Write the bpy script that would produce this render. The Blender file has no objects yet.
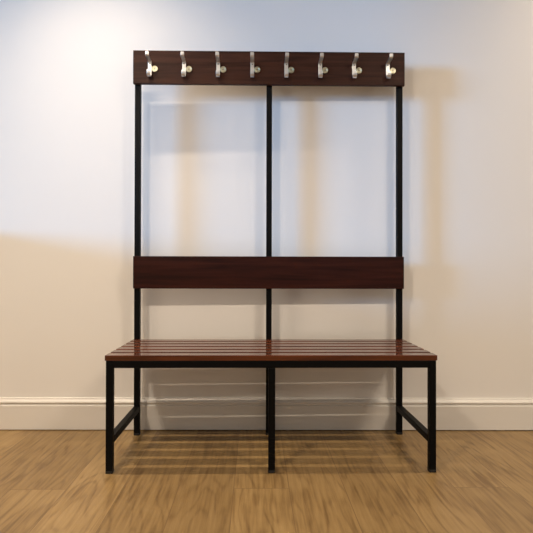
import bpy, bmesh, math
from mathutils import Vector, Matrix

S = bpy.context.scene
C = S.collection
PI = math.pi

# ------------------------------------------------------------------ camera
cam_data = bpy.data.cameras.new('camera')
cam = bpy.data.objects.new('camera', cam_data)
C.objects.link(cam)
cam_data.sensor_width = 36.0
cam_data.lens = 36.0 * 500.0 / 533.0
cam_data.clip_start = 0.05
CAM = Vector((-0.0602, 0.0, 0.7385))
yaw, pitch, roll = 0.0159, 0.0060, 0.0020
cam_data.shift_x = 0.0057
cam.location = CAM
cam.rotation_euler = (Matrix.Rotation(-yaw, 3, 'Z') @ Matrix.Rotation(PI / 2 + pitch, 3, 'X') @ Matrix.Rotation(roll, 3, 'Z')).to_euler()
S.camera = cam

# ------------------------------------------------------------------ look, world, lights
S.view_settings.view_transform = 'Standard'
S.view_settings.look = 'None'
S.view_settings.gamma = 1.0
S.view_settings.use_curve_mapping = False
S.view_settings.exposure = -0.64

w = bpy.data.worlds.new('world'); S.world = w; w.use_nodes = True
bg = w.node_tree.nodes['Background']
bg.inputs['Color'].default_value = (1.0, 0.955, 0.90, 1)
bg.inputs['Strength'].default_value = 0.52

def light(name, kind, loc, energy, color, **kw):
    d = bpy.data.lights.new(name, kind); d.energy = energy; d.color = color
    for k, v in kw.items(): setattr(d, k, v)
    o = bpy.data.objects.new(name, d); C.objects.link(o); o.location = loc
    return o

CEIL = 2.65
# low cool daylight entering through the window in the added left wall
sun = light('daylight', 'SUN', (-3, 0, 2), 6.4, (0.12, 0.48, 1.0), angle=math.radians(11))
sd = Vector((1.0, 0.325, -0.12)).normalized()
sun.rotation_euler = sd.to_track_quat('-Z', 'Y').to_euler()

WARM = (1.0, 0.84, 0.66)
# strip lights: centre x, y, length, power
LAMPS = [(-0.80, 1.83, 0.60, 15), (1.75, 1.83, 0.60, 15), (-1.30, -0.25, 0.20, 76), (1.6, -0.25, 0.60, 82)]

# ------------------------------------------------------------------ material helpers
def mat(name):
    m = bpy.data.materials.new(name); m.use_nodes = True
    nt = m.node_tree
    return m, nt, nt.nodes['Principled BSDF']

def N(nt, t, **kw):
    n = nt.nodes.new(t)
    for k, v in kw.items(): setattr(n, k, v)
    return n

def ramp(nt, src, stops):
    r = N(nt, 'ShaderNodeValToRGB')
    e = r.color_ramp.elements
    while len(e) < len(stops): e.new(0.5)
    for i, (p, c) in enumerate(stops):
        e[i].position = p; e[i].color = (c[0], c[1], c[2], 1)
    nt.links.new(src, r.inputs['Fac'])
    return r

def painted(name, col, rough=0.85, bump=0.02, scale=220):
    m, nt, b = mat(name)
    tc = N(nt, 'ShaderNodeTexCoord')
    n1 = N(nt, 'ShaderNodeTexNoise'); n1.inputs['Scale'].default_value = 3.0
    nt.links.new(tc.outputs['Object'], n1.inputs['Vector'])
    r = ramp(nt, n1.outputs['Fac'], [(0.3, [c * 0.985 for c in col]), (0.7, col)])
    nt.links.new(r.outputs['Color'], b.inputs['Base Color'])
    b.inputs['Roughness'].default_value = rough
    n2 = N(nt, 'ShaderNodeTexNoise'); n2.inputs['Scale'].default_value = scale
    nt.links.new(tc.outputs['Object'], n2.inputs['Vector'])
    bp = N(nt, 'ShaderNodeBump'); bp.inputs['Strength'].default_value = bump; bp.inputs['Distance'].default_value = 0.002
    nt.links.new(n2.outputs['Fac'], bp.inputs['Height'])
    nt.links.new(bp.outputs['Normal'], b.inputs['Normal'])
    return m

def stained_wood(name, dark, mid, light_, rough, coat=0.0, bump=0.08):
    """grain runs along X"""
    m, nt, b = mat(name)
    tc = N(nt, 'ShaderNodeTexCoord')
    oi = N(nt, 'ShaderNodeObjectInfo')
    mp = N(nt, 'ShaderNodeMapping')
    mp.inputs['Scale'].default_value = (1.6, 30, 30)
    add = N(nt, 'ShaderNodeVectorMath', operation='ADD')
    sc = N(nt, 'ShaderNodeVectorMath', operation='SCALE'); sc.inputs['Scale'].default_value = 7.0
    nt.links.new(oi.outputs['Location'], sc.inputs[0])
    nt.links.new(tc.outputs['Object'], add.inputs[0]); nt.links.new(sc.outputs[0], add.inputs[1])
    nt.links.new(add.outputs[0], mp.inputs['Vector'])
    n1 = N(nt, 'ShaderNodeTexNoise'); n1.inputs['Scale'].default_value = 1.6
    n1.inputs['Detail'].default_value = 8; n1.inputs['Distortion'].default_value = 0.8
    nt.links.new(mp.outputs[0], n1.inputs['Vector'])
    r = ramp(nt, n1.outputs['Fac'], [(0.32, dark), (0.5, mid), (0.70, light_)])
    nt.links.new(r.outputs['Color'], b.inputs['Base Color'])
    b.inputs['Roughness'].default_value = rough
    b.inputs['Coat Weight'].default_value = coat
    b.inputs['Coat Roughness'].default_value = 0.08
    bp = N(nt, 'ShaderNodeBump'); bp.inputs['Strength'].default_value = bump; bp.inputs['Distance'].default_value = 0.001
    nt.links.new(n1.outputs['Fac'], bp.inputs['Height'])
    nt.links.new(bp.outputs['Normal'], b.inputs['Normal'])
    return m

def metal(name, col, rough, metallic=1.0, noise=0.0):
    m, nt, b = mat(name)
    tc = N(nt, 'ShaderNodeTexCoord')
    n1 = N(nt, 'ShaderNodeTexNoise'); n1.inputs['Scale'].default_value = 90
    nt.links.new(tc.outputs['Object'], n1.inputs['Vector'])
    r = ramp(nt, n1.outputs['Fac'], [(0.3, [c * (1 - noise) for c in col]), (0.7, col)])
    nt.links.new(r.outputs['Color'], b.inputs['Base Color'])
    b.inputs['Roughness'].default_value = rough
    b.inputs['Metallic'].default_value = metallic
    return m

def oak_floor():
    m, nt, b = mat('oak_plank_floor')
    L = nt.links.new
    tc = N(nt, 'ShaderNodeTexCoord')
    mp = N(nt, 'ShaderNodeMapping')
    # brick rows run along x of the texture -> turn so planks run in depth (world y)
    mp.inputs['Rotation'].default_value = (0, 0, PI / 2)
    mp.inputs['Location'].default_value = (0.02, 0.88, 0)
    L(tc.outputs['Object'], mp.inputs['Vector'])
    br = N(nt, 'ShaderNodeTexBrick')
    br.offset = 0.37; br.offset_frequency = 4
    br.inputs['Scale'].default_value = 1.0
    br.inputs['Brick Width'].default_value = 1.22
    br.inputs['Row Height'].default_value = 0.187
    br.inputs['Mortar Size'].default_value = 0.0012
    br.inputs['Mortar Smooth'].default_value = 0.3
    br.inputs['Bias'].default_value = 0.0
    br.inputs['Color1'].default_value = (0, 0, 0, 1)
    br.inputs['Color2'].default_value = (1, 1, 1, 1)
    br.inputs['Mortar'].default_value = (0.5, 0.5, 0.5, 1)
    L(mp.outputs[0], br.inputs['Vector'])
    # per-plank offset of the grain
    off = N(nt, 'ShaderNodeVectorMath', operation='SCALE'); off.inputs['Scale'].default_value = 13.0
    L(br.outputs['Color'], off.inputs[0])
    add = N(nt, 'ShaderNodeVectorMath', operation='ADD')
    L(tc.outputs['Object'], add.inputs[0]); L(off.outputs[0], add.inputs[1])
    g = N(nt, 'ShaderNodeMapping'); g.inputs['Scale'].default_value = (8.0, 1.3, 1)
    L(add.outputs[0], g.inputs['Vector'])
    n0 = N(nt, 'ShaderNodeTexNoise'); n0.inputs['Scale'].default_value = 1.0; n0.inputs['Detail'].default_value = 2
    L(g.outputs[0], n0.inputs['Vector'])
    # cathedral rings : bands of the low-frequency noise
    mul = N(nt, 'ShaderNodeMath', operation='MULTIPLY'); mul.inputs[1].default_value = 70.0
    L(n0.outputs['Fac'], mul.inputs[0])
    sn = N(nt, 'ShaderNodeMath', operation='SINE'); L(mul.outputs[0], sn.inputs[0])
    g2 = N(nt, 'ShaderNodeMapping'); g2.inputs['Scale'].default_value = (100.0, 5.0, 1)
    L(add.outputs[0], g2.inputs['Vector'])
    n2 = N(nt, 'ShaderNodeTexNoise'); n2.inputs['Scale'].default_value = 1.0; n2.inputs['Detail'].default_value = 3
    L(g2.outputs[0], n2.inputs['Vector'])
    # blotches
    n3 = N(nt, 'ShaderNodeTexNoise'); n3.inputs['Scale'].default_value = 5.0; n3.inputs['Detail'].default_value = 3
    L(add.outputs[0], n3.inputs['Vector'])
    # thin dark growth lines: only the crests of the bands
    h1 = N(nt, 'ShaderNodeMath', operation='MULTIPLY_ADD'); h1.inputs[1].default_value = 0.5; h1.inputs[2].default_value = 0.5; L(sn.outputs[0], h1.inputs[0])
    h2 = N(nt, 'ShaderNodeMath', operation='POWER'); h2.inputs[1].default_value = 3.0; L(h1.outputs[0], h2.inputs[0])
    nn = N(nt, 'ShaderNodeMath', operation='MULTIPLY'); nn.inputs[1].default_value = 0.45; L(n2.outputs['Fac'], nn.inputs[0])
    a1 = N(nt, 'ShaderNodeMath', operation='MULTIPLY_ADD'); a1.inputs[1].default_value = -0.09; L(h2.outputs[0], a1.inputs[0])
    L(nn.outputs[0], a1.inputs[2])
    a2 = N(nt, 'ShaderNodeMath', operation='MULTIPLY_ADD'); a2.inputs[1].default_value = 0.32; L(n3.outputs['Fac'], a2.inputs[0])
    L(a1.outputs[0], a2.inputs[2])
    r = ramp(nt, a2.outputs[0], [(0.20, (0.165, 0.094, 0.032)), (0.37, (0.285, 0.180, 0.069)), (0.56, (0.36, 0.238, 0.100))])
    # plank tint
    tint = N(nt, 'ShaderNodeMix', data_type='RGBA', blend_type='MULTIPLY')
    tr = ramp(nt, br.outputs['Color'], [(0.0, (0.78, 0.76, 0.73)), (1.0, (1.0, 1.0, 1.0))])
    tint.inputs['Factor'].default_value = 1.0
    L(r.outputs['Color'], tint.inputs['A']); L(tr.outputs['Color'], tint.inputs['B'])
    seam = N(nt, 'ShaderNodeMix', data_type='RGBA')
    seam.inputs['B'].default_value = (0.10, 0.05, 0.02, 1)
    sf = N(nt, 'ShaderNodeMath', operation='MULTIPLY'); sf.inputs[1].default_value = 0.7
    L(br.outputs['Fac'], sf.inputs[0])
    L(sf.outputs[0], seam.inputs['Factor']); L(tint.outputs['Result'], seam.inputs['A'])
    L(seam.outputs['Result'], b.inputs['Base Color'])
    b.inputs['Roughness'].default_value = 0.42
    bp = N(nt, 'ShaderNodeBump'); bp.inputs['Strength'].default_value = 0.15; bp.inputs['Distance'].default_value = 0.0008
    L(a1.outputs[0], bp.inputs['Height']); L(bp.outputs['Normal'], b.inputs['Normal'])
    return m

M_WALL = painted('off_white_wall_paint', (0.80, 0.775, 0.74))
M_CEIL = painted('ceiling_paint', (0.80, 0.78, 0.75))
M_TRIM = painted('satin_trim_paint', (0.76, 0.73, 0.68), rough=0.38, bump=0.004)
M_FLOOR = oak_floor()
M_BLACK = metal('black_powder_coat', (0.0018, 0.0018, 0.0022), 0.5, 0.0, 0.15)
M_BLACK.node_tree.nodes['Principled BSDF'].inputs['Specular IOR Level'].default_value = 0.12
M_CAP = metal('black_rubber', (0.008, 0.008, 0.008), 0.7, 0.0, 0.1)
M_TOP = stained_wood('mahogany_hook_board', (0.020, 0.006, 0.003), (0.040, 0.012, 0.006), (0.056, 0.018, 0.009), 0.45)
M_BACK = stained_wood('mahogany_backrest', (0.012, 0.0022, 0.0014), (0.026, 0.005, 0.0028), (0.040, 0.009, 0.005), 0.45)
for _m in (M_TOP, M_BACK): _m.node_tree.nodes['Principled BSDF'].inputs['Specular IOR Level'].default_value = 0.15
M_SLAT = stained_wood('varnished_mahogany', (0.045, 0.009, 0.002), (0.088, 0.019, 0.004), (0.130, 0.032, 0.008), 0.45, coat=0.9, bump=0.0)
M_SLAT.node_tree.nodes['Principled BSDF'].inputs['Specular IOR Level'].default_value = 0.1
M_SLAT.node_tree.nodes['Principled BSDF'].inputs['Coat IOR'].default_value = 1.55
M_ALU = metal('satin_aluminium', (0.70, 0.71, 0.72), 0.36, 1.0, 0.08)
M_BRASS = metal('pale_brass', (0.52, 0.50, 0.36), 0.34, 0.9, 0.12)
M_SCREW = metal('dark_screw', (0.12, 0.11, 0.10), 0.5, 1.0, 0.1)

# ------------------------------------------------------------------ mesh helpers
def link(name, bm, m, parent=None, loc=(0, 0, 0), smooth=False):
    me = bpy.data.meshes.new(name)
    bmesh.ops.recalc_face_normals(bm, faces=bm.faces)
    bm.to_mesh(me); bm.free()
    me.materials.append(m)
    if smooth:
        for p in me.polygons: p.use_smooth = True
    o = bpy.data.objects.new(name, me); C.objects.link(o)
    o.location = loc
    if parent: o.parent = parent
    return o

def add_box(bm, x0, x1, y0, y1, z0, z1):
    vs = [bm.verts.new((x, y, z)) for x in (x0, x1) for y in (y0, y1) for z in (z0, z1)]
    for f in ((0, 1, 3, 2), (4, 6, 7, 5), (0, 4, 5, 1), (2, 3, 7, 6), (0, 2, 6, 4), (1, 5, 7, 3)):
        bm.faces.new([vs[i] for i in f])

def box(x0, x1, y0, y1, z0, z1, bev=0.0, seg=2):
    bm = bmesh.new(); add_box(bm, x0, x1, y0, y1, z0, z1)
    if bev:
        bmesh.ops.bevel(bm, geom=list(bm.edges), offset=bev, segments=seg, profile=0.5, affect='EDGES')
    return bm

def cbox(name, x0, x1, y0, y1, z0, z1, m, parent, bev=0.0, seg=2):
    """box whose origin is its own centre"""
    cx, cy, cz = (x0 + x1) / 2, (y0 + y1) / 2, (z0 + z1) / 2
    return link(name, box(x0 - cx, x1 - cx, y0 - cy, y1 - cy, z0 - cz, z1 - cz, bev, seg), m, parent,
                (cx, cy, cz) if parent is None else Vector((cx, cy, cz)) - ORIGIN)

def extrude_profile(pts, x0, x1):
    """closed (y,z) outline swept along x"""
    bm = bmesh.new()
    a = [bm.verts.new((x0, y, z)) for y, z in pts]; b = [bm.verts.new((x1, y, z)) for y, z in pts]
    n = len(pts)
    for i in range(n):
        bm.faces.new((a[i], a[(i + 1) % n], b[(i + 1) % n], b[i]))
    bm.faces.new(a); bm.faces.new(b[::-1])
    return bm

def struct(o): o['kind'] = 'structure'; return o

# ------------------------------------------------------------------ room shell
YW = 2.313            # face of the back wall
XL, XR, YB = -1.50, 3.2, -2.6
struct(link('floor', box(XL - 0.12, XR, YB, YW + 0.12, -0.10, 0.0), M_FLOOR))
TILT = -0.013          # the wall and the bench are not quite parallel
wb = struct(link('wall_back', box(XL - 0.12, XR, 0, 0.12, 0.0, CEIL), M_WALL, None, (0, YW, 0)))
wb.rotation_euler = (0, 0, TILT)
struct(link('ceiling', box(XL - 0.12, XR, YB, YW + 0.12, CEIL, CEIL + 0.12), M_CEIL))
# unseen left wall, added; its window opening is shaped to cut and fade the daylight
bm = bmesh.new()
WY0, WY1, WZ0, WZ1 = 1.42, 2.335, 0.935, 2.55
T = 0.10
add_box(bm, XL - T, XL, YB, YW + 0.03, 0.0, WZ0)
add_box(bm, XL - T, XL, YB, YW + 0.03, WZ1, CEIL)
add_box(bm, XL - T, XL, YB, WY0, WZ0, WZ1)
add_box(bm, XL - T, XL, WY1, YW + 0.03, WZ0, WZ1)
struct(link('wall_left', bm, M_WALL))

# skirting board: flat face, small step, rounded bead on top
bbf = -0.018
prof = [(0, 0.004), (bbf, 0.004), (bbf, 0.112), (bbf + 0.0015, 0.1145), (bbf + 0.006, 0.1165), (bbf + 0.006, 0.1215),
        (bbf + 0.0012, 0.1235), (bbf - 0.0005, 0.127), (bbf + 0.0008, 0.131), (bbf + 0.0045, 0.135), (bbf + 0.009, 0.138),
        (bbf + 0.011, 0.1415), (bbf + 0.0115, 0.145), (0, 0.1465)]
bb = struct(link('baseboard_back', extrude_profile(prof, XL, XR), M_TRIM, None, (0, YW, 0)))
bb.rotation_euler = (0, 0, TILT)

# ------------------------------------------------------------------ linear ceiling lights (above the frame)
WHERE = ['in front of the wall above the left end of the bench', 'in front of the wall to the right of the bench',
         'further into the room on the left side', 'further into the room on the right side']
for (lx, ly, ln, e), wh in zip(LAMPS, WHERE):
    h = ln / 2 + 0.02
    bm = bmesh.new()
    for x0, x1, y0, y1 in ((-h, h, -0.045, -0.03), (-h, h, 0.03, 0.045), (-h, -h + 0.015, -0.03, 0.03), (h - 0.015, h, -0.03, 0.03)):
        add_box(bm, x0, x1, y0, y1, -0.02, 0)
    o = link('ceiling_light', bm, M_TRIM, None, (lx, ly, CEIL))
    o['label'] = 'slim linear ceiling light ' + wh
    o['category'] = 'ceiling light'; o['group'] = 'linear ceiling lights'
    sp = light('ceiling_lamp', 'AREA', (0, 0, -0.012), e, WARM, shape='RECTANGLE', size=ln, size_y=0.04)
    sp.data.spread = math.radians(180 if ly < 1 else 88 if lx < 0 else 130)
    sp.parent = o

# ------------------------------------------------------------------ the bench
Y0 = 1.815            # front face of the front legs
DEP = 0.418
YP = Y0 + DEP         # front face of the rear posts
t = 0.025
ORIGIN = Vector((0, Y0 + 0.2, 0))
bench = bpy.data.objects.new('cloakroom_bench', None); C.objects.link(bench); bench.location = ORIGIN
bench['label'] = 'slatted mahogany cloakroom bench with black steel frame, backrest board and row of eight coat hooks'
bench['category'] = 'bench'

def tube(name, x0, x1, y0, y1, z0, z1): return cbox(name, x0, x1, y0, y1, z0, z1, M_BLACK, bench, 0.0022, 2)

ST, SB = 0.4275, 0.4080          # slat top and underside
RB = SB - 0.027
for x in (-0.6, -t / 2, 0.6 - t):
    leg = tube('front_leg', x, x + t, Y0, Y0 + t, 0.004, SB if x != -t / 2 else RB)
    post = tube('rear_post', x, x + t, YP, YP + t, 0.004, 1.70)
    for o, y in ((leg, Y0), (post, YP)):
        bm = box(-t / 2 - 0.0002, t / 2 + 0.0002, -t / 2 - 0.0002, t / 2 + 0.0002, 0, 0.012, 0.0018, 2)
        link('foot_cap', bm, M_CAP, o, (0, 0, -o.location.z))
tube('front_rail', -0.6 + t, 0.6 - t, Y0, Y0 + t, RB, SB)
for x0, x1 in ((-0.6 + t, -t / 2), (t / 2, 0.6 - t)):
    tube('rear_rail', x0, x1, YP, YP + t, RB, SB)
for x in (-0.6, -t / 2, 0.6 - t):
    tube('side_rail', x, x + t, Y0 + t, YP, RB, SB)
for x in (-0.6, 0.6 - t):
    tube('stretcher', x, x + t, Y0 + t, YP, 0.105, 0.130)

NS = 6; SW = 0.0525; SF = Y0 - 0.002; SE = YP - 0.001
pitch_s = (SE - SF - SW) / (NS - 1)
for i in range(NS):
    y = SF + i * pitch_s
    o = cbox('seat_slat', -0.6034, 0.6034, y, y + SW, SB, ST, M_SLAT, bench, 0.0018, 2)

cbox('backrest_board', -0.601, 0.601, YP - 0.018, YP, 0.6533, 0.7965, M_BACK, bench, 0.002, 2)
cbox('hook_board', -0.604, 0.604, YP - 0.018, YP, 1.560, 1.708, M_TOP, bench, 0.002, 2)

# coat hooks: one strip bent into a long upper arm and a short lower prong
FB = YP - 0.018      # front face of the hook board
def strip(path, width, thick):
    """path of (forward, up) points; sweeps a flat bar of given width"""
    bm = bmesh.new(); n = len(path); rows = []
    for i, (d, z) in enumerate(path):
        a = Vector(path[max(0, i - 1)]); b = Vector(path[min(n - 1, i + 1)])
        tg = (b - a).normalized(); nr = Vector((-tg.y, tg.x)) * thick / 2
        wd = width / 2 * (0.86 if i in (0, n - 1) else 1)
        row = []
        for sx, sn in ((-1, -1), (1, -1), (1, 1), (-1, 1)):
            row.append(bm.verts.new((sx * wd, -(d + sn * nr.x), z + sn * nr.y)))
        rows.append(row)
    for A, B in zip(rows, rows[1:]):
        for k in range(4): bm.faces.new((A[k], A[(k + 1) % 4], B[(k + 1) % 4], B[k]))
    bm.faces.new(rows[0]); bm.faces.new(rows[-1][::-1])
    ed = [e for e in bm.edges]
    bmesh.ops.bevel(bm, geom=ed, offset=0.0009, segments=2, profile=0.5, affect='EDGES')
    return bm
HZ = 1.622
upper = [(0.0600, 0.055), (0.0605, 0.048), (0.0598, 0.0415), (0.0570, 0.0385), (0.050, 0.0372), (0.034, 0.0366), (0.018, 0.0360),
         (0.0085, 0.0350), (0.0045, 0.0315), (0.0033, 0.0250), (0.0032, 0.006), (0.0032, -0.012), (0.0036, -0.020), (0.0065, -0.028),
         (0.012, -0.0335), (0.019, -0.0355), (0.026, -0.0335), (0.0305, -0.028), (0.032, -0.020), (0.032, -0.012)]
def disc(r, th, seg=28, rim=0.0012):
    """round cap facing -y with a shallow dished face"""
    bm = bmesh.new()
    prof = [(0.0, -th + 0.0012), (r * 0.55, -th + 0.0012), (r * 0.66, -th), (r - rim, -th), (r, -th + rim), (r, 0)]
    cen = bm.verts.new((0, prof[0][1], 0)); rows = []
    for rr, y in prof[1:]:
        rows.append([bm.verts.new((rr * math.cos(2 * PI * k / seg), y, rr * math.sin(2 * PI * k / seg))) for k in range(seg)])
    for k in range(seg): bm.faces.new((cen, rows[0][k], rows[0][(k + 1) % seg]))
    for A, B in zip(rows, rows[1:]):
        for k in range(seg): bm.faces.new((A[k], A[(k + 1) % seg], B[(k + 1) % seg], B[k]))
    bm.faces.new(rows[-1])
    return bm

def hook_proto(x):
    h = link('coat_hook', strip(upper, 0.0160, 0.0042), M_ALU, bench, Vector((x, FB, HZ)) - ORIGIN)
    h['label'] = 'satin aluminium double coat hook'
    s = link('screw', disc(0.0028, 0.0022, 14, 0.0006), M_SCREW, h, (0, -0.0048, 0.025))
    c = link('round_cap', disc(0.0136, 0.006), M_BRASS, h, (0.0218, 0, 0.002))
    c['label'] = 'small pale brass disc screwed beside the hook'
    # cross slot cut marks on the cap face
    bm = bmesh.new()
    add_box(bm, -0.0045, 0.0045, -0.0003, 0.0006, -0.0008, 0.0008)
    add_box(bm, -0.0008, 0.0008, -0.0004, 0.0006, -0.0045, 0.0045)
    x_ = link('cross_slot', bm, M_SCREW, h, (0.0218, -0.0052, 0.002))
    return h
hx = [-0.529 + i * (1.056 / 7) for i in range(8)]
proto = hook_proto(hx[0])
for x in hx[1:]:
    c = proto.copy(); C.objects.link(c); c.parent = bench
    c.location = Vector((x, FB, HZ)) - ORIGIN
    for ch in proto.children:
        d = ch.copy(); C.objects.link(d); d.parent = c
